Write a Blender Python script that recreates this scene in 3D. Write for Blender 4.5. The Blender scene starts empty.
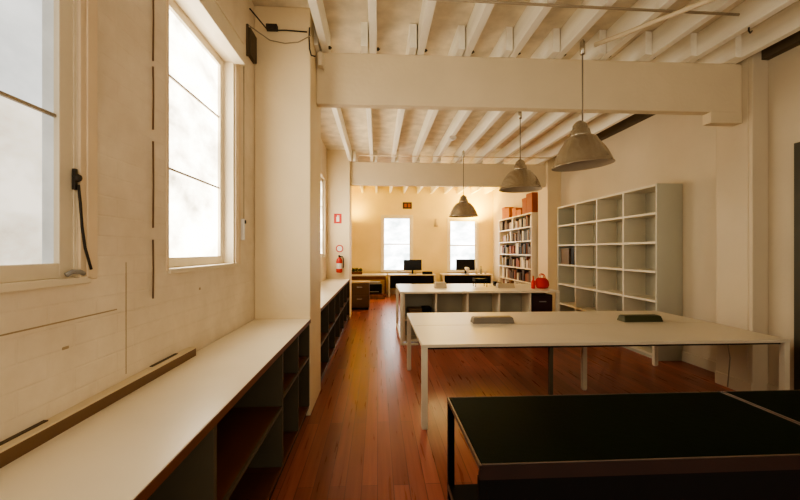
import bpy, bmesh, math, random
from mathutils import Vector, Matrix
random.seed(7)
C = bpy.context.scene.collection
PI = math.pi

# ------------------------------------------------------------------ materials
def _mat(name):
    m = bpy.data.materials.new(name); m.use_nodes = True
    nt = m.node_tree; b = nt.nodes['Principled BSDF']
    return m, nt, b
def paint(name, col, rough=.6, var=.08, scale=3.0, bump=.0, spec=.3, metal=0.0, bscale=40, stretch=(1,1,1)):
    """painted / plain surface with faint blotches and bump"""
    m, nt, b = _mat(name); N = nt.nodes.new; L = nt.links.new
    tc = N('ShaderNodeTexCoord'); mp = N('ShaderNodeMapping'); mp.inputs['Scale'].default_value = stretch
    L(tc.outputs['Object'], mp.inputs[0])
    n = N('ShaderNodeTexNoise'); n.inputs['Scale'].default_value = scale; n.inputs['Detail'].default_value = 5
    L(mp.outputs[0], n.inputs['Vector'])
    r = N('ShaderNodeValToRGB'); r.color_ramp.elements[0].position = .3; r.color_ramp.elements[1].position = .7
    r.color_ramp.elements[0].color = tuple(c*(1-var) for c in col)+(1,)
    r.color_ramp.elements[1].color = tuple(min(1,c*(1+var)) for c in col)+(1,)
    L(n.outputs['Fac'], r.inputs[0]); L(r.outputs[0], b.inputs['Base Color'])
    b.inputs['Roughness'].default_value = rough; b.inputs['Metallic'].default_value = metal
    b.inputs['Specular IOR Level'].default_value = spec
    if bump:
        n2 = N('ShaderNodeTexNoise'); n2.inputs['Scale'].default_value = bscale; n2.inputs['Detail'].default_value = 3
        L(mp.outputs[0], n2.inputs['Vector'])
        bp = N('ShaderNodeBump'); bp.inputs['Strength'].default_value = bump; bp.inputs['Distance'].default_value = .02
        L(n2.outputs['Fac'], bp.inputs['Height']); L(bp.outputs[0], b.inputs['Normal'])
    return m
def brick_paint(name, col, rot, strength=.35):
    """old brick painted over many times"""
    m, nt, b = _mat(name); N = nt.nodes.new; L = nt.links.new
    tc = N('ShaderNodeTexCoord'); sp = N('ShaderNodeSeparateXYZ'); mp = N('ShaderNodeCombineXYZ')
    L(tc.outputs['Object'], sp.inputs[0]); L(sp.outputs['Y'], mp.inputs['X']); L(sp.outputs['Z'], mp.inputs['Y'])
    br = N('ShaderNodeTexBrick'); br.inputs['Scale'].default_value = 1
    br.inputs['Brick Width'].default_value = .24; br.inputs['Row Height'].default_value = .085
    br.inputs['Mortar Size'].default_value = .006; br.inputs['Mortar Smooth'].default_value = .8
    br.inputs['Color1'].default_value = (1,1,1,1); br.inputs['Color2'].default_value = (.9,.9,.9,1); br.inputs['Mortar'].default_value = (.4,.4,.4,1)
    L(mp.outputs[0], br.inputs['Vector'])
    n = N('ShaderNodeTexNoise'); n.inputs['Scale'].default_value = 2.2; n.inputs['Detail'].default_value = 7; n.inputs['Roughness'].default_value = .65
    L(tc.outputs['Object'], n.inputs['Vector'])
    r = N('ShaderNodeValToRGB'); r.color_ramp.elements[0].position = .25; r.color_ramp.elements[1].position = .7
    r.color_ramp.elements[0].color = (col[0]*.78, col[1]*.75, col[2]*.70, 1)
    r.color_ramp.elements[1].color = (col[0], col[1], col[2], 1)
    L(n.outputs['Fac'], r.inputs[0]); L(r.outputs[0], b.inputs['Base Color'])
    n2 = N('ShaderNodeTexNoise'); n2.inputs['Scale'].default_value = 18; n2.inputs['Detail'].default_value = 4
    L(tc.outputs['Object'], n2.inputs['Vector'])
    ad = N('ShaderNodeMath'); ad.operation = 'ADD'
    L(br.outputs['Color'], ad.inputs[0]); L(n2.outputs['Fac'], ad.inputs[1])
    bp = N('ShaderNodeBump'); bp.inputs['Strength'].default_value = strength; bp.inputs['Distance'].default_value = .006
    L(ad.outputs[0], bp.inputs['Height']); L(bp.outputs[0], b.inputs['Normal'])
    b.inputs['Roughness'].default_value = .62; b.inputs['Specular IOR Level'].default_value = .25
    return m
def planks(name, c1, c2, w=.11, length=2.4, rough=.3, axis='Y', seam=.25, spec=.5):
    """long floor or ceiling boards running along Y"""
    m, nt, b = _mat(name); N = nt.nodes.new; L = nt.links.new
    tc = N('ShaderNodeTexCoord'); mp = N('ShaderNodeMapping')
    mp.inputs['Rotation'].default_value = (0, 0, PI/2) if axis == 'Y' else (0,0,0)
    L(tc.outputs['Object'], mp.inputs[0])
    br = N('ShaderNodeTexBrick'); br.inputs['Scale'].default_value = 1; br.offset = .37; br.offset_frequency = 2
    br.inputs['Brick Width'].default_value = length; br.inputs['Row Height'].default_value = w
    br.inputs['Mortar Size'].default_value = .003; br.inputs['Mortar Smooth'].default_value = .2
    br.inputs['Color1'].default_value = c1+(1,); br.inputs['Color2'].default_value = c2+(1,)
    br.inputs['Mortar'].default_value = tuple(c*seam for c in c1)+(1,)
    L(mp.outputs[0], br.inputs['Vector'])
    mp2 = N('ShaderNodeMapping'); mp2.inputs['Scale'].default_value = (30, 1.4, 1) if axis == 'Y' else (1.4,30,1)
    L(tc.outputs['Object'], mp2.inputs[0])
    n = N('ShaderNodeTexNoise'); n.inputs['Scale'].default_value = 1; n.inputs['Detail'].default_value = 6
    L(mp2.outputs[0], n.inputs['Vector'])
    mx = N('ShaderNodeMix'); mx.data_type = 'RGBA'; mx.blend_type = 'MULTIPLY'; mx.inputs[0].default_value = .75
    r = N('ShaderNodeValToRGB'); r.color_ramp.elements[0].position = .3; r.color_ramp.elements[1].position = .75
    r.color_ramp.elements[0].color = (.6,.56,.53,1); r.color_ramp.elements[1].color = (1.0,1.0,1.0,1)
    L(n.outputs['Fac'], r.inputs[0]); L(br.outputs['Color'], mx.inputs[6]); L(r.outputs[0], mx.inputs[7])
    L(mx.outputs[2], b.inputs['Base Color'])
    rr = N('ShaderNodeMapRange'); rr.inputs[3].default_value = rough*.75; rr.inputs[4].default_value = rough*1.3
    L(n.outputs['Fac'], rr.inputs[0]); L(rr.outputs[0], b.inputs['Roughness'])
    bp = N('ShaderNodeBump'); bp.inputs['Strength'].default_value = .25; bp.inputs['Distance'].default_value = .003
    L(br.outputs['Fac'], bp.inputs['Height']); bp.invert = True; L(bp.outputs[0], b.inputs['Normal'])
    b.inputs['Specular IOR Level'].default_value = spec
    return m
def frosted(name, c1, c2, strength, scale=2.5):
    """obscured window glass whose own glow stands in for daylight from outside"""
    m, nt, b = _mat(name); N = nt.nodes.new; L = nt.links.new
    tc = N('ShaderNodeTexCoord'); mp = N('ShaderNodeMapping'); mp.inputs['Scale'].default_value = (1, 1, 1.7)
    L(tc.outputs['Object'], mp.inputs[0])
    n = N('ShaderNodeTexNoise'); n.inputs['Scale'].default_value = scale; n.inputs['Detail'].default_value = 8; n.inputs['Roughness'].default_value = .62
    L(mp.outputs[0], n.inputs['Vector'])
    r = N('ShaderNodeValToRGB'); r.color_ramp.elements[0].position = .35; r.color_ramp.elements[1].position = .62
    r.color_ramp.elements[0].color = c1+(1,); r.color_ramp.elements[1].color = c2+(1,)
    L(n.outputs['Fac'], r.inputs[0]); L(r.outputs[0], b.inputs['Emission Color'])
    b.inputs['Emission Strength'].default_value = strength
    b.inputs['Base Color'].default_value = (.25,.25,.25,1); b.inputs['Roughness'].default_value = .15
    return m
def plain(name, col, rough=.5, metal=0.0, emit=0.0, spec=.4):
    m = paint(name, col, rough, .05, 6, 0, spec, metal)
    if emit:
        b = m.node_tree.nodes['Principled BSDF']; b.inputs['Emission Color'].default_value = col+(1,); b.inputs['Emission Strength'].default_value = emit
    return m

WALLC = (.74,.60,.42)
M = dict(
 wallL = brick_paint('painted_brick', (.90,.79,.63), (PI/2, 0, PI/2), .4),
 pier  = paint('painted_pier', (.80,.66,.44), .6, .05, 1.6, .12, .3, bscale=25),
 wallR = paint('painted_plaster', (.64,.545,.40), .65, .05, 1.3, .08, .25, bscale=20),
 wallB = paint('ochre_plaster', (.84,.67,.33), .65, .06, 1.5, .1, .25),
 beam  = paint('painted_beam', (.74,.62,.43), .6, .05, 1.5, .1, .3, bscale=25),
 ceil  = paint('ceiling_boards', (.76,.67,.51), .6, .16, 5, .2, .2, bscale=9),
 joist = paint('joist_paint', (.95,.89,.76), .55, .06, 4, .15, .3, bscale=12, stretch=(3,.4,3)),
 floor = planks('jarrah_boards', (.46,.15,.105), (.29,.088,.058), .105, 2.6, .29, 'Y', .45, .22),
 trimw = paint('window_paint', (.80,.70,.53), .4, .05, 5, .04, .4),
 glass1= frosted('obscured_glass_grey', (.50,.43,.32), (.88,.80,.66), 1.0, 3.0),
 glass1a= frosted('obscured_glass_cool', (.60,.62,.60), (.86,.87,.84), 1.0, 1.8),
 glass1b= frosted('obscured_glass_margin', (.46,.45,.40), (.62,.61,.54), 1.0, 2.2),
 bar = plain('glazing_bar_paint', (.36,.30,.22), .5),
 casing = paint('casing_paint', (.80,.64,.44), .5, .04, 5, .04, .3),
 glass2= frosted('obscured_glass_bright', (.20,.17,.12), (1,.90,.72), 1.0, 1.6),
 glass3= frosted('daylight_glass', (.30,.36,.36), (1,1,1), 1.0, 1.6),
 white = paint('white_laminate', (.82,.72,.54), .32, .03, 2, 0, .5),
 bench = paint('bench_laminate', (.66,.58,.45), .38, .04, 1.5, 0, .5),
 ctop  = paint('counter_laminate', (.92,.82,.64), .3, .04, 2, 0, .5),
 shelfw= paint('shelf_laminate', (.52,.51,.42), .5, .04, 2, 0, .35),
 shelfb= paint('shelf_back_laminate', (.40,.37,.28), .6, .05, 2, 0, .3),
 edgew = paint('shelf_edge', (.72,.66,.53), .45, .04, 2, 0, .35),
 legw  = plain('powder_coated_leg', (.72,.65,.50), .35),
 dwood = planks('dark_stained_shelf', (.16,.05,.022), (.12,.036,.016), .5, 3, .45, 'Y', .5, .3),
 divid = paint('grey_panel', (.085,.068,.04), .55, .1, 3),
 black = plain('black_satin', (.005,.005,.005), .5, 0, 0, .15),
 green = paint('dark_green_leather', (.003,.007,.002), .6, .25, 3, .05, .04),
 dtrim = paint('reddish_wood_trim', (.10,.055,.032), .3, .2, 8, 0, .6, stretch=(1,1,1)),
 dred  = paint('dark_red_wood', (.022,.008,.005), .4, .2, 6, 0, .4),
 steel = plain('brushed_steel', (.50,.45,.37), .27, .9),
 shadein = plain('shade_inner_enamel', (.42,.35,.26), .5),
 cable = plain('dark_cable', (.03,.022,.015), .6),
 wire  = plain('pale_cable', (.35,.28,.19), .6),
 hub1  = plain('taupe_metal', (.20,.165,.125), .45),
 hub2  = plain('olive_metal', (.055,.055,.02), .45),
 hub3  = plain('beige_plastic', (.55,.43,.28), .5),
 crack = plain('wall_crack', (.42,.31,.18), .8),
 cord = plain('grey_cord', (.20,.16,.11), .5),
 trunk = plain('brown_trunking', (.17,.095,.045), .5),
 screen= plain('monitor_black', (.006,.006,.007), .25),
 red   = plain('red_paint', (.55,.03,.02), .35),
 bred  = plain('bright_red_fabric', (.60,.03,.025), .7),
 whitep= plain('white_plastic', (.8,.76,.7), .4),
 cork  = plain('orange_card', (.50,.17,.05), .7),
 cork2 = plain('rust_card', (.33,.09,.035), .7),
 brown = plain('brown_cabinet', (.13,.075,.035), .5),
 wood  = plain('red_brown_wood', (.14,.05,.02), .5),
 leaf  = paint('plant_green', (.05,.07,.02), .6, .3, 30),
 maroon= plain('maroon_laminate', (.035,.008,.010), .5),
 door  = plain('dark_green_door', (.05,.042,.022), .5),
 greyp = plain('grey_plastic', (.30,.28,.25), .5),
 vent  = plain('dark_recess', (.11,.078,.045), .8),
)
# ------------------------------------------------------------------ geometry helpers
def box(bm, lo, hi):
    x0,y0,z0 = lo; x1,y1,z1 = hi
    if x0>x1: x0,x1=x1,x0
    if y0>y1: y0,y1=y1,y0
    if z0>z1: z0,z1=z1,z0
    v = [bm.verts.new(p) for p in ((x0,y0,z0),(x1,y0,z0),(x1,y1,z0),(x0,y1,z0),(x0,y0,z1),(x1,y0,z1),(x1,y1,z1),(x0,y1,z1))]
    for f in ((3,2,1,0),(4,5,6,7),(0,1,5,4),(1,2,6,5),(2,3,7,6),(3,0,4,7)): bm.faces.new([v[i] for i in f])
def tube(bm, pts, r, n=8):
    pts = [Vector(p) for p in pts]; rings = []
    for i, p in enumerate(pts):
        d = (pts[min(i+1,len(pts)-1)] - pts[max(i-1,0)]).normalized()
        up = Vector((0,0,1)) if abs(d.z) < .9 else Vector((1,0,0))
        a = d.cross(up).normalized(); b = d.cross(a)
        rr = r[i] if isinstance(r,(list,tuple)) else r
        rings.append([bm.verts.new(p + (a*math.cos(t)+b*math.sin(t))*rr) for t in (2*PI*k/n for k in range(n))])
    for A,B in zip(rings, rings[1:]):
        for k in range(n): bm.faces.new((A[k],A[(k+1)%n],B[(k+1)%n],B[k]))
    bm.faces.new(rings[0][::-1]); bm.faces.new(rings[-1])
def lathe(bm, prof, c=(0,0,0), n=32, cap=True):
    c = Vector(c); rings = []
    for r,z in prof: rings.append([bm.verts.new(c+Vector((r*math.cos(2*PI*k/n), r*math.sin(2*PI*k/n), z))) for k in range(n)])
    for A,B in zip(rings, rings[1:]):
        for k in range(n): bm.faces.new((A[k],A[(k+1)%n],B[(k+1)%n],B[k]))
    if cap:
        bm.faces.new(rings[0][::-1]); bm.faces.new(rings[-1])
def obj(name, bm, mat, parent=None, bevel=0, smooth=False):
    me = bpy.data.meshes.new(name); bmesh.ops.recalc_face_normals(bm, faces=bm.faces); bm.to_mesh(me); bm.free()
    if not isinstance(mat,(list,tuple)): mat = [mat]
    for x in mat: me.materials.append(x)
    o = bpy.data.objects.new(name, me); C.objects.link(o)
    if smooth:
        for p in me.polygons: p.use_smooth = True
    if bevel:
        b = o.modifiers.new('bevel','BEVEL'); b.width = bevel; b.segments = 2; b.limit_method = 'ANGLE'
    if parent: o.parent = parent
    return o
def bx(name, boxes, mat, parent=None, bevel=0):
    bm = bmesh.new()
    for lo,hi in boxes: box(bm, lo, hi)
    return obj(name, bm, mat, parent, bevel)
def tb(name, pts, r, mat, parent=None, n=8):
    bm = bmesh.new(); tube(bm, pts, r, n); return obj(name, bm, mat, parent, 0, True)
def lt(name, prof, mat, parent=None, c=(0,0,0), n=32, cap=True):
    bm = bmesh.new(); lathe(bm, prof, c, n, cap); return obj(name, bm, mat, parent, 0, True)
def tag(o, label, cat, group=None, kind=None):
    o['label'] = label; o['category'] = cat
    if group: o['group'] = group
    if kind: o['kind'] = kind
    return o
def thing(name, label, cat, loc=(0,0,0), rz=0, group=None, kind=None):
    o = bpy.data.objects.new(name, None); C.objects.link(o); o.location = loc; o.rotation_euler = (0,0,rz)
    o.empty_display_size = .1
    return tag(o, label, cat, group, kind)
def dup(root, loc, rz=None, label=None, parent=None):
    r = root.copy(); C.objects.link(r); r.location = loc
    if rz is not None: r.rotation_euler = (0,0,rz)
    if label: r['label'] = label
    for ch in list(root.children):
        c = ch.copy(); C.objects.link(c); c.parent = r
        for g in list(ch.children):
            d = g.copy(); C.objects.link(d); d.parent = c
    return r

# ------------------------------------------------------------------ plan (metres; camera stands at x=0, y=0)
WL, CF = -1.15, -.63            # left wall face, front of counters / piers
P1a, P1b, P2a, P2b = 3.73, 4.40, 8.95, 9.55
B1, B2 = 4.07, 9.08             # front faces of the two cross beams
YB, Y0 = 14.0, -2.2
BT, BB = 3.594, 3.062             # beam top / bottom
ZC = 3.84                       # ceiling boards
RW1, RW2, RP = 4.16, 4.30, 3.98 # right wall near bay, middle bay, pilaster face

tag(bx('floor', [((-1.6,Y0,-.1),(4.8,YB+.3,0))], M['floor']), 'dark red polished timber board floor running down the room', 'floor', kind='structure')
ceil = tag(bx('ceiling', [((-1.6,Y0,ZC),(4.8,YB+.3,ZC+.12))], M['ceil']), 'white painted board ceiling carried on exposed joists', 'ceiling', kind='structure')
# joists: three runs lapped over the beams
for x0,dx,n,ya,yb in ((-.535,.4905,10,Y0,4.20),(-.625,.492,10,3.93,9.25),(-.535,.4905,10,9.0,YB)):
    for k in range(n):
        x = x0+dx*k
        lim = RW1
        if x > lim-.06: continue
        bx('joist', [((x-.036,ya,BT+.002),(x+.036,yb,ZC))], M['joist'], ceil, .004)

# left wall with three window openings plus an unseen one added for light
WIN = [(.30,1.575,1.445,3.10),(2.22,3.24,1.445,3.09),(4.95,6.15,1.42,3.10),(7.0,8.66,1.42,3.10)]
T = .32
segs = []
ys = [Y0]+[v for w in WIN for v in w[:2]]+[YB+.3]
for i in range(0,len(ys),2): segs.append(((WL-T,ys[i],0),(WL,ys[i+1],ZC)))
for a,b,z0,z1 in WIN: segs += [((WL-T,a,0),(WL,b,z0)),((WL-T,a,z1),(WL,b,ZC))]
wl = tag(bx('wall_left', segs, M['wallL']), 'cream painted brick wall with tall sash windows', 'wall', kind='structure')
bx('panel_joint', [((WL-.002,.3,1.292),(WL+.0015,1.80,1.297)),((WL-.002,1.862,.99),(WL+.0015,1.866,1.50))], M['crack'], wl)
bx('wall_stain', [((WL-.002,1.50,1.19),(WL+.001,1.53,1.20)),((WL-.002,2.6,1.30),(WL+.001,2.62,1.315))], M['crack'], wl)
# right walls
wr = tag(bx('wall_right', [((RW1,Y0,0),(RW1+.5,4.0,ZC)),((RW2,4.0,0),(RW2+.3,P2b,ZC)),((RW1,P2b,0),(RW1+.5,YB+.3,ZC))], M['wallR']),
         'plain cream plastered wall behind the tall empty shelving', 'wall', kind='structure')
# back wall with two windows
BW = [(.19,1.19,.82,2.75),(2.58,3.57,.82,2.66)]
segs = [((-1.45,YB,0),(BW[0][0],YB+.3,ZC)),((BW[0][1],YB,0),(BW[1][0],YB+.3,ZC)),((BW[1][1],YB,0),(RW1+.5,YB+.3,ZC))]
for a,b,z0,z1 in BW: segs += [((a,YB,0),(b,YB+.3,z0)),((a,YB,z1),(b,YB+.3,ZC))]
tag(bx('wall_back', segs, M['wallB']), 'ochre lit end wall with two bright windows', 'wall', kind='structure')
# beams and piers
tag(bx('trim_1', [((CF,B1,BB),(RP,B1+.11,BT))], M['beam'], bevel=.008), 'deep cream painted cross beam over the front of the room', 'beam', kind='structure')
tag(bx('trim_2', [((CF,B2,BB),(RP,B2+.11,BT))], M['beam'], bevel=.008), 'deep cream painted cross beam before the ochre back room', 'beam', kind='structure')
tag(bx('trim_3', [((WL,P1a,0),(CF,P1b,ZC))], M['pier'], bevel=.01), 'cream painted brick pier at the far end of the long white counter', 'pillar', kind='structure')
tag(bx('trim_4', [((WL,P2a,0),(CF,P2b,ZC))], M['pier'], bevel=.01), 'cream painted pier carrying the fire extinguisher', 'pillar', kind='structure')
tag(bx('trim_5', [((RP,3.95,0),(RW1,4.0,ZC)),((RP,4.0,0),(RW2,P1b,ZC))], M['wallR'], bevel=.008), 'cream pilaster on the right wall beside the dark door', 'pillar', kind='structure')
tag(bx('trim_6', [((RP,P2a+.03,0),(RW2,P2b,ZC))], M['pier'], bevel=.008), 'cream pilaster between the empty shelving and the full bookcase', 'pillar', kind='structure')
tag(bx('trim_7', [((3.62,B1-.004,2.945),(RP,B1+.112,3.07))], M['beam'], bevel=.006), 'short cream bearing block under the right end of the beam', 'beam block', kind='structure')
tag(bx('baseboard_right', [((RW1-.018,Y0,0),(RW1,3.95,.14)),((RW2-.018,P1b,0),(RW2,P2a,.14)),((RP-.018,3.95,0),(RP,P1b,.14))], M['wallR'], bevel=.004),
    'low cream skirting board at the foot of the right wall', 'baseboard', kind='structure')
tag(bx('baseboard_back', [((-1.15,YB-.018,0),(RW1,YB,.15))], M['trimw'], bevel=.004), 'low skirting board at the foot of the ochre wall', 'baseboard', kind='structure')

tag(bx('shade_strip', [((RP+.10,Y0,BT-.01),(RW1,3.95,ZC)),((RP+.22,P1b,BT+.07),(RW2,P2a,ZC))], M['vent']), 'dark strip standing in for the shade in the gap between the last joist and the right wall', 'shade strip', kind='structure')  # dark strips added to paint the shade between last joist and wall
# ------------------------------------------------------------------ windows on the left
def side_window(num, w, bars, gmat, label, sash=.065, gx=.02, f=.012, edge=False):
    a,b,z0,z1 = w
    r = thing('window_%d'%num, label, 'window', (WL,a,z0), kind='structure')
    W,H = b-a, z1-z0
    d = max(gx+.10,.12)
    bx('window_frame', [((-d,0,0),(-.004,f,H)),((-d,W-f,0),(-.004,W,H)),((-d,f,H-f),(-.004,W-f,H))], M['trimw'], r)
    bx('casing', [((-.004,-.018,-.004),(.008,0,H+.08)),((-.004,W,-.004),(.010,W+.03,H+.08)),((-.004,W+.03,-.004),(.016,W+.085,H+.08)),((-.004,0,H),(.010,W,H+.08))], M['casing'], r, .003)
    bx('window_sill', [((-d,0,-.02),(.016,W+.05,.008))], M['trimw'], r, .004)
    t1 = sash*.85
    bx('sash', [((-gx-.03,f,.008),(-gx+.012,f+sash,H-f)),((-gx-.03,W-f-sash,.008),(-gx+.012,W-f,H-f)),
                ((-gx-.03,f+sash,.008),(-gx+.012,W-f-sash,.008+t1)),((-gx-.03,f+sash,H-f-t1),(-gx+.012,W-f-sash,H-f))], M['trimw'], r, .003)
    for z in bars: bx('glazing_bar', [((-gx-.020,f+sash,z-z0-.006),(-gx+.002,W-f-sash,z-z0+.006))], M['bar'], r, .001)
    if edge:
        bx('pane', [((-gx-.016,f+sash-.01,.03),(-gx-.010,W-f-sash+.01,bars[0]-z0))], gmat, r)
        bx('pane', [((-gx-.016,f+sash-.01,bars[0]-z0),(-gx-.010,W-f-sash+.01,H-.04))], M['glass1a'], r)
    else: bx('pane', [((-gx-.016,f+sash-.01,.03),(-gx-.010,W-f-sash+.01,H-.04))], gmat, r)
    if edge: bx('pane_margin', [((-gx-.010,W-f-sash-.048,.06),(-gx-.008,W-f-sash,H-.06))], M['glass1b'], r)
    return r
w1 = side_window(1, WIN[0], (2.045,), M['glass1'], 'large sash window with mottled grey glass and a black catch', edge=True)
bm = bmesh.new()
tube(bm, [(.012,1.262,.36),(.016,1.266,.29),(.018,1.272,.20),(.020,1.285,.12),(.022,1.305,.06),(.024,1.312,.035)], .005)
obj('stay_rod', bm, M['cable'], w1, 0, True)
bm = bmesh.new(); box(bm, (-.004,1.25,.34),(.008,1.265,.42)); lathe(bm, [(.001,-.016),(.012,-.010),(.015,0),(.012,.010),(.001,.016)], (.012,1.258,.385), 12)
obj('catch', bm, M['cable'], w1, .002)
bm = bmesh.new(); tube(bm, [(.01,1.29,.02),(.02,1.26,.028),(.02,1.22,.03),(.016,1.20,.02)], .009); obj('handle', bm, M['greyp'], w1, 0, True)
w2 = side_window(2, WIN[1], (2.60,2.045), M['glass2'], 'tall sash window of blown-out bright glass in three panes', .07, .09, .025)
side_window(6, WIN[2], (2.5,2.0), M['glass2'], 'unseen bright sash window added to light the middle bay, above the second counter', .07, .05)  # out of view, added to brighten the joists of the middle bay
w3 = side_window(3, WIN[3], (2.5,2.0), M['glass2'], 'bright sash window beside the far pier with the extinguisher', .07, .05)
tag(bx('roller_blind', [((WL,2.02,3.05),(WL+.085,3.22,3.085)),((WL+.045,2.02,3.085),(WL+.075,3.215,3.21)),((WL,2.02,3.21),(WL+.08,3.22,3.23))], M['trimw'], bevel=.004),
    'long white blind pelmet fixed above the tall bright window', 'blind')
t = thing('blind_cord', 'thin blind cord with a white cleat beside the bright sash window', 'cord', (WL+.03,3.36,1.6))
tb('cord', [(0,0,1.5),(0,0,.1)], .004, M['wire'], t); bx('cleat', [((-.03,-.012,.04),(.008,.012,.22))], M['whitep'], t, .004); bx('cleat_screw', [((.005,-.008,.18),(.018,.008,.21))], M['cable'], t, .002)
t = thing('wall_cable', 'thin dark broken line of cable running down the wall between the two windows', 'cable', (WL+.009,2.065,1.31))
for za,zb in ((0,.30),(.36,.80),(.86,1.18),(1.21,1.62),(1.68,2.05),(2.09,2.52)): tb('cable_length', [(0,0,za),(.001,.002,(za+zb)/2),(0,0,zb)], .0042, M['trunk'], t, 6)
# trunking at the back of the counter
t = thing('cable_trunking', 'brown cable trunking with a pale top lying at the back of the long counter', 'trunking', (WL,.2,.914))
bx('trunk_body', [((.0,0,.0),(.045,2.26,.046))], M['trunk'], t, .002)
bx('lid', [((.0,0,.046),(.047,2.26,.052))], M['beam'], t, .001)
bx('slot', [((.0,1.85,.0525),(.016,2.1,.056))], M['vent'], t); bx('slot', [((.0,.9,.0525),(.016,1.22,.056))], M['vent'], t)
# ceiling corner wiring
tag(bx('vent_recess', [((WL,3.52,3.28),(WL+.035,3.70,3.52)),((WL,3.50,3.26),(WL+.02,3.52,3.54))], M['vent'], bevel=.004), 'small dark vent box high in the corner beside the pier', 'vent')
t = thing('ceiling_cable', 'loose dark cables strung across the top of the pier', 'cable', (0,3.70,3.54))
tb('wire', [(-1.10,-.25,.10),(-1.02,.015,.065),(-.85,.015,.07),(-.66,.015,.06)], .006, M['cable'], t)
tb('wire', [(-1.12,-.2,-.02),(-1.0,.01,-.03),(-.86,.01,-.055),(-.74,.01,-.04),(-.62,.0,.02)], .005, M['wire'], t)
tb('wire', [(-.635,.01,.10),(-.64,.01,.0),(-.635,.01,-.10),(-.62,.01,-.16),(-.58,.01,-.17)], .007, M['cable'], t)
bx('junction_box', [((-1.03,-.02,.06),(-.93,.03,.11))], M['cable'], t, .004)
tag(bx('ceiling_junction_box', [((-.60,3.99,3.42),(-.56,4.068,3.56)),((-.555,3.99,3.40),(-.545,4.068,3.56))], M['trimw'], bevel=.004), 'small white junction box wired at the left end of the front beam', 'junction box')

# ------------------------------------------------------------------ counters (open shelving)
def counter(label, ya, yb, divs, shelf_z, name='shelf_counter'):
    r = thing(name, label, 'counter', (CF,ya,0)); L = yb-ya; D = CF-WL
    bx('countertop', [((-D+.002,0,.874),(.0,L,.914))], M['ctop'], r, .003)
    bx('front_edge', [((.0,0,.876),(.003,L,.911))], M['wood'], r)
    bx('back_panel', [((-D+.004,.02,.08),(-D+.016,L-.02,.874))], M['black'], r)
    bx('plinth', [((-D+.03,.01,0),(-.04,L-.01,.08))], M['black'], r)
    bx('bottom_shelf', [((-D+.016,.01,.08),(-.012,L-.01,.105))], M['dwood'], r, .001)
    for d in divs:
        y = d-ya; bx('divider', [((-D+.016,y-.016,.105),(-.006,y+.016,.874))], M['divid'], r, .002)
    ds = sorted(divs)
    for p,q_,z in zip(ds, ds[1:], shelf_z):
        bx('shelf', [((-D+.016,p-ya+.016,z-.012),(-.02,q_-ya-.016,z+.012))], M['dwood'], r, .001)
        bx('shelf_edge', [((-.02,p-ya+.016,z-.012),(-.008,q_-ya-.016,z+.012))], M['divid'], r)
    return r
counter('long white-topped counter of dark open shelves under the near windows', -.4, P1a-.002, (-.38,.5,1.58,2.68,3.2,3.70), (.5,.5,.5,.56,.56))
counter('white-topped low counter of open shelves between the two piers', P1b+.002, P2a-.002, (4.42,5.15,5.90,6.65,7.40,8.15,8.92), (.48,.48,.48,.48,.48,.48))

# ------------------------------------------------------------------ tall empty shelving on the right
def grid_case(name, label, x0, x1, ya, yb, H, cols, rows, gap=None, mat='shelfw', matb='shelfb', e='edgew', thick=.034):
    r = thing(name, label, 'shelving', (x0,ya,0)); L = yb-ya; D = x1-x0; t_ = thick
    bx('side_panel', [((0,0,0),(D,t_,H))], M[mat], r, .002); bx('side_panel', [((0,L-t_,0),(D,L,H))], M[mat], r, .002)
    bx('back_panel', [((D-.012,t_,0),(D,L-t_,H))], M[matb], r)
    bx('top_panel', [((0,t_,H-t_),(D-.012,L-t_,H))], M[e], r, .002)
    bx('kickboard', [((.02,t_,0),(.04,L-t_,.05))], M[mat], r)
    bx('bottom_panel', [((0,t_,.05),(D-.012,L-t_,.08))], M[e], r, .002)
    for k in range(1,cols):
        y = L*k/cols; bx('divider', [((.001,y-t_/2,.08),(D-.012,y+t_/2,H-t_))], M[e], r, .002)
    for j in range(1,rows):
        z = H*j/rows
        for k in range(cols):
            ya_ = L*k/cols + (t_ if k == 0 else t_/2); yb_ = L*(k+1)/cols - (t_ if k == cols-1 else t_/2)
            bx('shelf', [((.002,ya_,z-t_/2),(D-.012,yb_,z+t_/2))], M[e], r, .002)
    return r
grid_case('cube_shelving', 'tall pale grid shelving standing empty against the right wall', 3.92, RW2-.003, 5.30, 8.35, 2.50, 4, 6)
tag(bx('file_box', [((3.96,7.92,1.268),(4.22,8.28,1.60))], M['brown'], bevel=.006), 'brown file box in the far column of the empty shelving', 'box')
tag(bx('ring_binder', [((3.945,7.66,1.268),(4.22,7.80,1.62)),((3.943,7.70,1.42),(3.946,7.76,1.52))], M['black'], bevel=.005), 'black binder beside the brown box in the empty shelving', 'binder')

# ------------------------------------------------------------------ white double workbench
r = thing('workbench', 'large pale double desk with slim white legs in the middle of the room', 'desk', (.38,3.375,0))
LX, LY, H = 3.39, 1.745, .74
for a,b in ((0,.868),(.877,LY)):
    bx('desktop', [((0,a,H-.028),(LX,b,H))], M['bench'], r, .003)
bx('cable_channel', [((.1,.868,H-.06),(LX-.1,.877,H-.028)),((.1,.83,H-.10),(LX-.1,.91,H-.09))], M['black'], r)
bx('under_frame', [((.05,.04,H-.05),(LX-.05,.06,H-.028)),((.05,LY-.06,H-.05),(LX-.05,LY-.04,H-.028)),((.03,.06,H-.05),(.05,LY-.06,H-.028)),((LX-.05,.06,H-.05),(LX-.03,LY-.06,H-.028))], M['dred'], r)
def leg(x,y,m='legw',s=.026,h=H-.028): return bx('leg', [((x-s,y-s,.012),(x+s,y+s,h)),((x-s*.8,y-s*.8,0),(x+s*.8,y+s*.8,.012))], M[m], r, .002)
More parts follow.
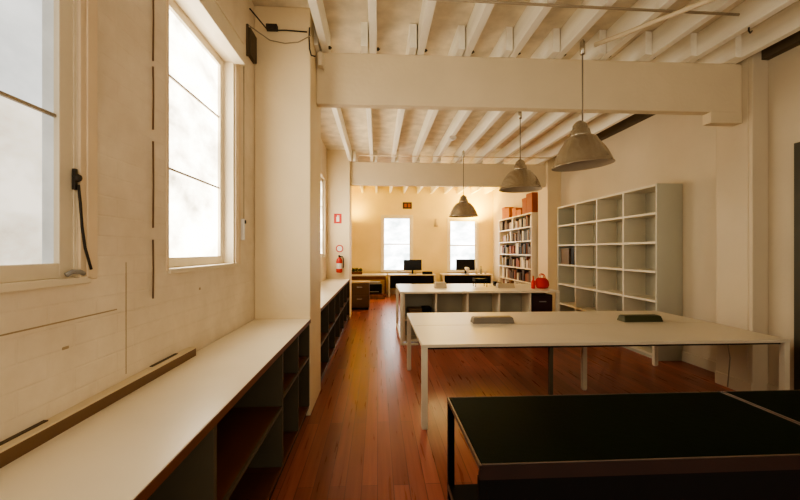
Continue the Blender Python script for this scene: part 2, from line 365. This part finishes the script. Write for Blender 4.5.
leg(.028,.03); leg(.028,LY-.03); leg(LX-.03,.03); leg(LX-.03,LY-.03); leg(1.17,.06,'divid',.016,H-.04); leg(1.92,.88,'legw',.024,H-.10)  # thin front middle leg coloured dark for the shade under the edge
def hub(label, x, y, z, w, mat, d=.15, h=.062):
    r = thing('cable_hub', label, 'power box', (x,y,z))
    bm = bmesh.new(); box(bm, (0,0,0),(w,d,h))
    for v in bm.verts:
        if v.co.z > .01: v.co.x += .012 if v.co.x < w/2 else -.012; v.co.y += .02 if v.co.y < d/2 else -.02
    obj('cover', bm, mat, r, .004)
    bx('lid', [((.02,.028,h),(w-.02,d-.028,h+.006))], mat, r, .002)
    return r
hub('taupe flat power box on the left of the pale double desk', 1.06,4.30,.74,.47,M['hub1'])
hub('dark olive flat power box on the right of the pale double desk', 2.80,4.30,.74,.46,M['hub2'])

# ------------------------------------------------------------------ storage bench behind it
r = thing('storage_bench', 'pale high workbench over a row of open cubbies', 'bench', (.37,6.42,0)); H = .88
bx('benchtop', [((0,0,H-.035),(2.68,1.50,H))], M['white'], r, .003)
bx('leg', [((.0,.0,0),(.05,.05,H-.035))], M['legw'], r, .002); bx('leg', [((.0,1.45,0),(.05,1.50,H-.035))], M['legw'], r, .002)
bx('leg', [((2.63,.0,0),(2.68,.05,H-.035))], M['legw'], r, .002); bx('leg', [((2.63,1.45,0),(2.68,1.5,H-.035))], M['legw'], r, .002)
bx('foot_rail', [((.05,.0,.0),(.30,.03,.03))], M['legw'], r); bx('side_rail', [((.005,.05,.05),(.035,1.45,.09))], M['legw'], r)
bx('back_panel', [((.07,.42,.05),(2.20,.435,H-.035))], M['shelfb'], r)
xs = [.07+.5325*k for k in range(5)]
for x in xs: bx('divider', [((x-.015,.05,.05),(x+.015,.42,H-.035))], M['white'], r, .002)
for z in (.06,.40):
    for x in xs[:-1]: bx('shelf', [((x+.015,.055,z-.012),(x+.5175,.42,z+.012))], M['white'], r, .001)
tag(bx('storage_box', [((.52,6.50,.413),(.74,6.78,.56)),((.515,6.495,.56),(.745,6.785,.585))], M['brown'], bevel=.005), 'low brown lidded box in the leftmost cubby', 'box')
tag(bx('storage_box', [((.76,6.50,.413),(.90,6.78,.60))], M['black'], bevel=.005), 'black box beside the brown one in the leftmost cubby', 'box')
r = thing('drawer_pedestal', 'dark maroon drawer pedestal under the right end of the high bench', 'drawers', (2.62,6.52,0))
bx('carcass', [((0,.02,.05),(.36,.5,.80))], M['maroon'], r, .004); bx('plinth', [((.02,.04,0),(.34,.48,.05))], M['black'], r)
for k in range(3):
    d = bx('drawer', [((.008,0,.07+k*.24),(.352,.02,.30+k*.24))], M['maroon'], r, .003)
    bx('handle', [((.12,-.015,.2+k*.24),(.24,.001,.215+k*.24))], M['greyp'], d)
hub('beige power box on the left of the high bench', 1.02,6.95,.88,.22,M['hub3'],.16,.10)
hub('beige power box on the right of the high bench with a black phone behind', 2.16,6.95,.88,.32,M['hub3'],.16,.07)
r = thing('desk_phone', 'small black desk phone behind the beige power box', 'phone', (2.22,7.3,.88))
bx('phone_base', [((0,0,0),(.16,.16,.035)),((0,.08,.035),(.16,.16,.06))], M['black'], r, .008); bx('handset', [((-.005,.03,.06),(.04,.15,.09))], M['black'], r, .01)
r = thing('wire_tray', 'small black tray on thin legs on the high bench', 'tray', (1.80,7.15,.88))
bx('tray', [((0,0,.10),(.24,.22,.115)),((0,0,.115),(.008,.22,.16)),((.232,0,.115),(.24,.22,.16)),((.008,.212,.115),(.232,.22,.16)),((.02,.03,.115),(.2,.2,.15))], M['black'], r)
for x in (.01,.22):
    for y in (.01,.2): tb('leg', [(x,y,0),(x+.005,y+.005,.10)], .006, M['black'], r)
# red bag and flowers-like sticks
r = thing('red_bag', 'bright red fabric bag on the right end of the high bench', 'bag', (2.93,6.85,.88))
bm = bmesh.new(); lathe(bm, [(.06,0),(.105,.01),(.12,.06),(.115,.13),(.095,.17),(.07,.185),(.055,.17)], (0,0,0), 20)
for v in bm.verts: v.co.y *= .75; v.co.x += .010*math.sin(9*v.co.z*3+v.co.y*20)
obj('bag_body', bm, M['bred'], r, 0, True)
for s in (-1,1):
    tb('bag_handle', [(.05*math.cos(PI*k/8), .03*s, .16+.10*math.sin(PI*k/8)) for k in range(9)], .007, M['bred'], r)
r = thing('red_bottle', 'thin red bottle standing beside the red bag', 'bottle', (2.76,6.82,.88))
lt('bottle_body', [(.03,0),(.036,.01),(.036,.12),(.014,.16),(.014,.2)], M['bred'], r, n=16); lt('cap', [(.016,.2),(.016,.225)], M['cork'], r, n=12)

# ------------------------------------------------------------------ dark green desks in front
def green_desk(label, x):
    r = thing('writing_desk', label, 'desk', (x,1.43,0)); W,D,H = 1.55,.68,.76
    bx('desktop', [((.012,.012,H-.03),(W-.006,D-.012,H))], M['green'], r, .002)
    bx('edge_trim', [((0,0,H-.02),(.010,D,H+.001)),((W-.006,0,H-.02),(W,D,H+.001)),((.010,.006,H-.02),(W-.006,.012,H+.001)),((.010,D-.012,H-.02),(W-.006,D-.006,H+.001))], M['dtrim'], r, .002)
    bx('apron', [((.002,.0,H-.055),(W-.002,.006,H-.002)),((.002,D-.006,H-.055),(W-.002,D,H-.002)),((.002,.006,H-.055),(W-.002,.02,H-.03)),((.002,D-.02,H-.055),(W-.002,D-.006,H-.03))], M['dred'], r)
    for (a,b) in ((.002,.004),(W-.035,.004),(.002,D-.037),(W-.035,D-.037)): bx('leg', [((a,b,0),(a+.033,b+.033,H-.055 if b<.1 or True else H))], M['black'], r, .002)
    bx('modesty_panel', [((.035,.006,.10),(W-.035,.018,H-.055))], M['black'], r)
    bx('low_shelf', [((.004,.037,.285),(W-.004,D-.037,.305))], M['black'], r, .001)
    bx('shelf_edge', [((-.002,.037,.285),(.004,D-.037,.307))], M['dtrim'], r)
    return r
g = green_desk('dark green topped desk with wooden edging on black legs, its left corner in view', .375)
dup(g, (1.94,1.43,0), None, 'dark green topped desk butted against the first, beside the right wall')

# ------------------------------------------------------------------ door on the right wall
r = thing('door_1', 'dark green door in the right wall beyond the desk end', 'door', (RW1,2.70,0), kind='structure')
bx('door_frame', [((-.03,.0,0),(.0,.07,2.62)),((-.03,.90,0),(.0,.97,2.62)),((-.03,.07,2.55),(.0,.90,2.62))], M['door'], r, .003)
bx('door_leaf', [((-.012,.07,.01),(.0,.90,2.55))], M['door'], r); bx('door_panel', [((-.02,.17,z),(-.012,.80,z+.9)) for z in (.2,1.35)], M['door'], r, .004)
tb('door_handle', [(-.012,.82,1.0),(-.06,.82,1.0),(-.065,.72,1.0)], .009, M['steel'], r)
tag(tb('power_lead', [(RP-.03,4.2,.62),(RP-.05,4.2,.55),(RP-.035,4.18,.35),(RP-.045,4.2,.02)], .006, M['wire']), 'pale power lead hanging on the pilaster under the desk', 'cable')
tag(bx('wall_socket', [((RP-.012,4.02,.60),(RP,4.18,.68)),((RP-.016,4.05,.62),(RP-.012,4.08,.66)),((RP-.016,4.12,.62),(RP-.012,4.15,.66))], M['trimw'], bevel=.003), 'small pale wall socket low on the right pilaster', 'socket')

# ------------------------------------------------------------------ pendant lamps
def pendant(x, y, zr, ztop, label, tilt=0, R=.295):
    r = thing('pendant_lamp', label, 'lamp', (x,y,zr), group='metal dome pendant lamps')
    prof = [(R+.004,0),(R+.004,.008),(R-.004,.014),(R-.014,.045),(R-.038,.105),(R-.072,.168),(R-.112,.222),(.145,.262),(.105,.285),(.085,.290)]
    bm = bmesh.new(); lathe(bm, prof, n=56, cap=False); a = obj('lamp_shade', bm, M['steel'], r, 0, True)
    bm = bmesh.new(); lathe(bm, [(R+.002,0.001)]+[(p-.007,z-.005) for p,z in prof[2:]], n=56, cap=False); b = obj('shade_lining', bm, M['shadein'], r, 0, True)
    c = lt('lamp_neck', [(.098,.283),(.094,.295),(.084,.345),(.070,.352),(.066,.392),(.054,.408),(.030,.428),(.012,.437)], M['steel'], r, n=24)
    d = lt('bulb', [(.02,.20),(.045,.17),(.055,.14),(.04,.10),(.005,.085)], M['whitep'], r, n=16)
    for q_ in (a,b,c,d): q_.rotation_euler = (0,tilt,0)
    tb('cord', [(0,0,.42),(0,0,ztop-zr-.08)], .007, M['cord'], r)
    lt('ceiling_cup', [(.006,ztop-zr-.15),(.024,ztop-zr-.14),(.024,ztop-zr-.02),(.012,ztop-zr-.01),(.012,ztop-zr-.002)], M['steel'], r, n=16)
    return r
pendant(1.98,3.69,2.375,BT,'nearest and largest metal dome pendant lamp in front of the beam',-.07,.275)
pendant(2.05,5.54,2.43,BT,'middle metal dome pendant lamp hanging beyond the front beam')
pendant(1.745,7.9,2.25,BT,'smallest, farthest metal dome pendant lamp before the bright back window')
# conduits under the joists
tag(tb('ceiling_conduit', [(.4,3.14,BT-.012),(1.6,3.17,BT-.012),(3.1,3.2,BT-.012)], .011, M['wire']), 'thin conduit crossing the underside of the front joists', 'conduit')
tag(tb('ceiling_conduit', [(2.12,3.72,BT-.03),(2.28,3.5,BT-.035),(2.5,3.2,BT-.035),(2.72,2.9,BT-.035),(2.95,2.6,BT-.026)], .022, M['beam']), 'thick pale pipe slanting under the front joists beside the nearest lamp', 'pipe')
tag(tb('ceiling_conduit', [(-.4,8.4,BT-.011),(1.5,8.4,BT-.011),(4.1,8.4,BT-.011)], .010, M['beam']), 'thin conduit crossing the joists just before the second beam', 'conduit')
tag(bx('smoke_detector', [((1.27,6.9,BT-.05),(1.40,7.02,BT)),((1.30,6.93,BT-.07),(1.37,6.99,BT-.05))], M['whitep'], bevel=.01), 'small white detector on the joists of the middle bay', 'detector')
t = thing('ceiling_hook', 'dark iron hook on the end of a joist near the right wall', 'hook', (3.39,3.4,BT))
tb('hook', [(0,0,.01),(0,0,-.03),(.015,0,-.05),(.03,0,-.03)], .007, M['cable'], t)
for k in range(9):
    x = -.535+.4905*k+.036
    tag(bx('joist_bolt', [((x,4.02,BT+.015),(x+.022,4.045,BT+.04)),((x,4.027,BT+.022),(x+.032,4.038,BT+.033))], M['cable']), 'small dark bolt at the end of a front joist above the beam', 'bolt', 'bolts at the ends of the front joists')

# ------------------------------------------------------------------ pier 2: sign, disc, extinguisher
Yp = P2a
r = thing('fire_sign', 'small red and white rectangular sign high on the far pier', 'sign', (-.90,Yp,2.28))
bx('sign_board', [((-.085,-.008,-.11),(.085,0,.11))], M['red'], r); bx('sign_symbol', [((-.032,-.011,-.07),(.032,-.008,.035)),((-.012,-.011,.035),(.012,-.008,.07)),((.012,-.011,.05),(.04,-.008,.062))], M['whitep'], r)
r = thing('round_sign', 'round white sign with a red rim above the extinguisher', 'sign', (-.86,Yp,1.60))
bm = bmesh.new(); lathe(bm, [(.085,0),(.085,.008)], n=28); o = obj('sign_disc', bm, M['red'], r); o.rotation_euler = (PI/2,0,0)
bm = bmesh.new(); lathe(bm, [(.06,.008),(.06,.011)], n=28); o = obj('sign_face', bm, M['whitep'], r); o.rotation_euler = (PI/2,0,0)
r = thing('mounted_fire_extinguisher', 'red fire extinguisher with a white label hung on the far pier', 'extinguisher', (-.86,Yp-.085,1.06))
lt('cylinder', [(.05,0),(.068,.01),(.07,.03),(.07,.26),(.055,.31),(.022,.335),(.022,.35)], M['red'], r, n=24)
lt('paper_label', [(.0712,.09),(.0712,.21)], M['whitep'], r, n=24, cap=False)
bx('valve_head', [((-.02,-.02,.35),(.02,.02,.38)),((-.015,-.08,.38),(.015,.03,.392)),((-.012,-.07,.355),(.012,-.02,.365))], M['black'], r, .002)
tb('hose', [(.02,0,.365),(.075,-.01,.36),(.098,0,.30),(.095,0,.16),(.085,0,.1)], .01, M['black'], r)
bx('wall_bracket', [((-.03,.066,.20),(.03,.084,.30)),((-.02,.062,.05),(.02,.084,.09))], M['greyp'], r)

# ------------------------------------------------------------------ back room
def back_window(num, w, label):
    a,b,z0,z1 = w; W,H = b-a, z1-z0
    r = thing('window_%d'%num, label, 'window', (a,YB,z0), kind='structure')
    bx('window_frame', [((0,.03,0),(.05,.12,H)),((W-.05,.03,0),(W,.12,H)),((.05,.03,H-.05),(W-.05,.12,H)),((.05,.03,0),(W-.05,.12,.05))], M['trimw'], r, .004)
    bx('glazing_bar', [((.05,.06,H*.5-.02),(W-.05,.10,H*.5+.02))], M['trimw'], r)
    bx('casing', [((-.08,-.02,0),(0,.0,H+.08)),((W,-.02,0),(W+.08,.0,H+.08)),((0,-.02,H),(W,.0,H+.08))], M['trimw'], r, .004)
    bx('pane', [((.04,.09,.04),(W-.04,.096,H-.04))], M['glass3'], r)
    bx('window_sill', [((-.08,-.06,-.04),(W+.08,.12,0))], M['trimw'], r, .004)
    return r
back_window(4, BW[0], 'bright white window left of the ochre end wall'); back_window(5, BW[1], 'bright white window at the right of the ochre end wall')
def desk(label, x0, x1, panel=True):
    r = thing('wall_desk', label, 'desk', (x0,13.1,0)); W = x1-x0
    bx('desktop', [((0,0,.72),(W,.72,.75))], M['white'], r, .003)
    for a in (.0,W-.05):
        for b in (.02,.66): bx('leg', [((a,b,0),(a+.05,b+.05,.72))], M['legw'], r, .002)
    bx('modesty_panel', [((.06,.03,.30),(W-.06,.05,.715))], M['black'], r)
    return r
desk('white desk with a dark front panel below the left back window', .36, 1.95)
desk('white desk with a dark front panel below the right back window', 2.2, 3.9)
r = thing('side_table', 'long dark low table against the end wall behind the counters', 'table', (-1.05,13.1,0))
bx('tabletop', [((0,0,.70),(1.36,.70,.75))], M['white'], r, .003); bx('apron', [((.03,.02,.58),(1.33,.04,.70))], M['wood'], r)
for a in (.03,1.29):
    for b in (.03,.63): bx('leg', [((a,b,0),(a+.04,b+.04,.70))], M['wood'], r)
r = thing('printer_stand', 'low red-brown wooden stand holding a black printer', 'stand', (-.50,12.55,0))
bx('stand_top', [((0,0,.14),(.72,.42,.17))], M['wood'], r); bx('side_post', [((0,0,0),(.03,.42,.14))], M['wood'], r); bx('side_post', [((.69,0,0),(.72,.42,.14))], M['wood'], r)
r = thing('printer', 'black printer with a grey lid on the low wooden stand', 'printer', (-.42,12.59,.17))
bx('printer_body', [((0,0,0),(.56,.36,.30))], M['black'], r, .02); bx('lid', [((.03,.02,.30),(.50,.34,.38))], M['greyp'], r, .012); bx('paper_tray', [((.1,-.05,.06),(.46,0,.075))], M['greyp'], r)
r = thing('filing_cabinet', 'brown two-drawer cabinet at the far end of the low counter', 'cabinet', (-.72,10.3,0))
bx('carcass', [((0,.02,.06),(.50,.55,.70))], M['brown'], r, .004); bx('cabinet_top', [((-.01,0,.70),(.51,.56,.73))], M['hub3'], r, .003); bx('plinth', [((.02,.05,0),(.48,.5,.06))], M['black'], r)
for k in range(2):
    d = bx('drawer', [((.01,.0,.08+k*.31),(.49,.02,.37+k*.31))], M['brown'], r, .004); bx('handle', [((.18,-.014,.28+k*.31),(.32,.001,.30+k*.31))], M['steel'], d)
r = thing('potted_plant', 'low bushy plant in a brown trough on the table by the end wall', 'plant', (-.90,13.3,.75))
bx('planter', [((0,0,0),(.38,.16,.09))], M['wood'], r, .006)
bm = bmesh.new()
for i in range(90):
    x = random.uniform(.01,.37); y = random.uniform(.02,.14); h = random.uniform(.05,.15); a = random.uniform(0,2*PI); l = random.uniform(.03,.07)
    p0 = Vector((x,y,.085)); p1 = Vector((x+l*.5*math.cos(a), y+l*.5*math.sin(a), .09+h*.7)); p2 = Vector((x+l*math.cos(a), y+l*math.sin(a), .08+h)); s = Vector((-math.sin(a),math.cos(a),0))*.014
    v = [bm.verts.new(q) for q in (p0,p1-s,p2,p1+s)]; bm.faces.new(v)
obj('leaves', bm, M['leaf'], r)
def monitor(label, x, y, w=.62, h=.36, rz=0):
    r = thing('computer_monitor', label, 'monitor', (x,y,.75), rz)
    bx('screen', [((-w/2,-.02,.13),(w/2,.02,.13+h))], M['screen'], r, .006); bx('bezel', [((-w/2,-.026,.13),(w/2,-.02,.145)),((-w/2,-.026,.115+h),(w/2,-.02,.13+h))], M['black'], r)
    bx('stand_neck', [((-.03,.0,.01),(.03,.03,.2))], M['black'], r, .003); bx('stand_foot', [((-.13,-.08,0),(.13,.10,.012))], M['black'], r, .004)
    return r
monitor('black monitor on the desk below the left back window', 1.20,13.45); monitor('black monitor on the desk below the right back window', 3.04,13.45,.66,.38)
tag(bx('desk_telephone', [((1.52,13.2,.75),(1.86,13.35,.79)),((1.52,13.27,.79),(1.86,13.35,.84))], M['black'], bevel=.01), 'low black telephone right of the left monitor', 'phone')
r = thing('desk_lamp', 'pale grey desk lamp head in front of the right monitor', 'lamp', (3.04,13.18,.75))
lt('lamp_base', [(.07,0),(.075,.01),(.02,.02)], M['greyp'], r, n=20); tb('lamp_arm', [(0,0,.015),(-.03,0,.12),(.02,0,.20)], .010, M['greyp'], r)
bm = bmesh.new(); lathe(bm, [(.03,.10),(.06,.07),(.10,0)], n=20, cap=False); o = obj('lamp_shade', bm, M['whitep'], r, 0, True); o.location = (-.02,0,.16); o.rotation_euler = (.6,.9,0)
for i,(x,h,m,l) in enumerate(((3.16,.16,'hub3','tan bottle right of the right monitor'),(3.30,.24,'greyp','tall grey bottle on the right back desk'),(3.44,.12,'hub3','short tan cup at the right end of the back desk'))):
    rr = thing('bottle' if i<2 else 'cup', l, 'bottle' if i<2 else 'cup', (x*1.075,13.3,.75))
    if i < 2: lt('bottle_body', [(.03,0),(.04,.01),(.04,h*.6),(.015,h*.8),(.015,h)], M[m], rr, n=14); lt('cap', [(.018,h),(.018,h+.02)], M['black'], rr, n=12)
    else: lt('cup_body', [(.03,0),(.042,.01),(.046,h),(.04,h),(.036,.02)], M[m], rr, n=16)
tag(bx('sign_plate', [((.90,YB-.03,3.05),(1.22,YB,3.28))], M['dred'], bevel=.004), 'small dark plate with reddish marks above the left back window', 'sign')
bx('plate_mark', [((.95,YB-.034,3.1),(1.04,YB-.03,3.23)),((1.08,YB-.034,3.1),(1.17,YB-.03,3.23))], M['cork2'], bpy.data.objects['sign_plate'])
r = thing('wall_light', 'small tan cone-shaped wall light between the two back windows', 'light', (2.08,YB,2.55))
bx('wall_plate', [((-.04,-.02,-.06),(.04,0,.06))], M['hub3'], r, .004); lt('cone', [(.04,.14),(.075,-.14),(.07,-.14),(.035,.13)], M['hub3'], r, c=(0,-.09,0), n=16)

# full bookcase
X0,X1,YA,YE,HB = 3.86,4.157,9.66,12.3,2.52
r = thing('bookcase', 'tall pale bookcase packed with books and files in the back room', 'bookcase', (X0,YA,0)); L=YE-YA; D=X1-X0
bx('side_panel', [((0,0,0),(D,.035,HB))], M['white'], r, .002); bx('side_panel', [((0,L-.035,0),(D,L,HB))], M['white'], r, .002)
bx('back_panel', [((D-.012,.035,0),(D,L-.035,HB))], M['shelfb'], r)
rows = 7; RH = HB/rows
for j in range(rows+1):
    z = min(max(RH*j,.02),HB-.015); bx('shelf' if 0<j<rows else ('top_panel' if j else 'bottom_panel'), [((0,.035,z-.016),(D-.012,L-.035,z+.016))], M['white'], r, .002)
cols = [(.05,.03,.025),(.55,.48,.38),(.03,.03,.03),(.20,.10,.05),(.75,.70,.60),(.10,.06,.04),(.40,.34,.26),(.22,.07,.04)]
names = ['black','cream','dark','brown','white','dark brown','grey','red']
bmats = [plain('book_%d'%i, c, .6) for i,c in enumerate(cols)]
protos = {}
def proto(i, w, h, d):
    k = (i, w, h)
    if k not in protos:
        bm = bmesh.new(); box(bm, (0,0,0),(d,w,h)); me = bpy.data.meshes.new('book'); 
        # page block inset on top
        bmesh.ops.recalc_face_normals(bm, faces=bm.faces); bm.to_mesh(me); bm.free()
        me.materials.append(bmats[i]); me.materials.append(M['whitep'])
        protos[k] = me
    return protos[k]
WH = ['lowest','second lowest','third lowest','fourth','fifth','sixth','top']
for j in range(rows):
    y = YA+.05; z = (RH*j+.0165) if j else .037
    while True:
        w = random.choice((.05,.08,.11,.16)); h = random.choice((.20,.24,.27,.30)); i = random.randrange(8)
        if y+w > YE-.05: break
        if random.random() < .14: y += random.uniform(.06,.16); continue
        o = bpy.data.objects.new('book', proto(i,w,h,.21)); C.objects.link(o)
        o.location = (X0+.02+random.uniform(0,.03), y, z)
        th = 'thick' if w > .1 else 'thin' if w < .06 else 'medium'
        tag(o, '%s %s book or file upright on the %s shelf of the bookcase' % (th, names[i], WH[j]), 'book', 'books on the %s shelf of the bookcase' % WH[j])
        y += w+.002
for (ya,yb,x0,z1,m,l) in ((9.67,10.05,3.88,.50,'cork2','tall rust-coloured box on the near end of the bookcase top'),(10.06,10.35,3.88,.42,'cork2','narrow rust-coloured box second from the near end on the bookcase top'),
    (10.43,10.78,3.88,.16,'cork','flat orange box lying in the middle of the bookcase top'),(10.83,11.13,3.88,.24,'cork','square orange box on the bookcase top'),
    (11.38,11.75,3.88,.30,'cork','orange box near the far end of the bookcase top'),(11.76,12.05,3.88,.36,'cork','tall orange box at the far end of the bookcase top')):
    rr = thing('cardboard_box', l, 'box', (x0,ya,HB+.001)); bx('carton', [((0,0,0),(.26,yb-ya,z1))], M[m], rr, .003); bx('lid', [((-.005,-.004,z1*.82),(.265,yb-ya+.004,z1+.004))], M[m], rr, .002)

# ------------------------------------------------------------------ light
def area(name, loc, rot, sx, sy, power, col, spread=None):
    l = bpy.data.lights.new(name,'AREA'); l.shape='RECTANGLE'; l.size=sx; l.size_y=sy; l.energy=power; l.color=col
    if spread: l.spread = spread
    o = bpy.data.objects.new(name,l); C.objects.link(o); o.location=loc; o.rotation_euler=rot; return o
def point(name, loc, power, col, r=.1):
    l = bpy.data.lights.new(name,'POINT'); l.energy=power; l.color=col; l.shadow_soft_size=r
    o = bpy.data.objects.new(name,l); C.objects.link(o); o.location=loc; return o
def setE(m, s): M[m].node_tree.nodes['Principled BSDF'].inputs['Emission Strength'].default_value = s
setE('glass1', 1.25); setE('glass1a', .95); setE('glass1b', .75); setE('glass2', 8); setE('glass3', 6.5)
area('back_uplight', (3.5,13.45,2.75), (PI-.5,0,.5), .3, .3, 60, (1,.66,.05))
area('corner_uplight', (-.8,13.5,2.75), (PI-.45,0,-.3), .25, .25, 15, (1,.66,.05))
point('back_room_lamp', (1.8,11.6,2.7), 85, (1,.74,.33), .35)

w = bpy.data.worlds.new('world'); bpy.context.scene.world = w; w.use_nodes = True
bg = w.node_tree.nodes['Background']; bg.inputs[0].default_value = (1,.89,.70,1); bg.inputs[1].default_value = 1.15

# ------------------------------------------------------------------ camera
cam = bpy.data.cameras.new('camera'); co = bpy.data.objects.new('camera', cam); C.objects.link(co)
cam.sensor_width = 36; cam.lens = 392.256/800*36; cam.clip_start = .02
co.location = (0,0,1.554); co.rotation_euler = (PI/2, 0, -.057); cam.shift_y = .6/800
bpy.context.scene.camera = co
vs = bpy.context.scene.view_settings
vs.view_transform = 'AgX'; vs.look = 'AgX - Medium High Contrast'; vs.exposure = .52
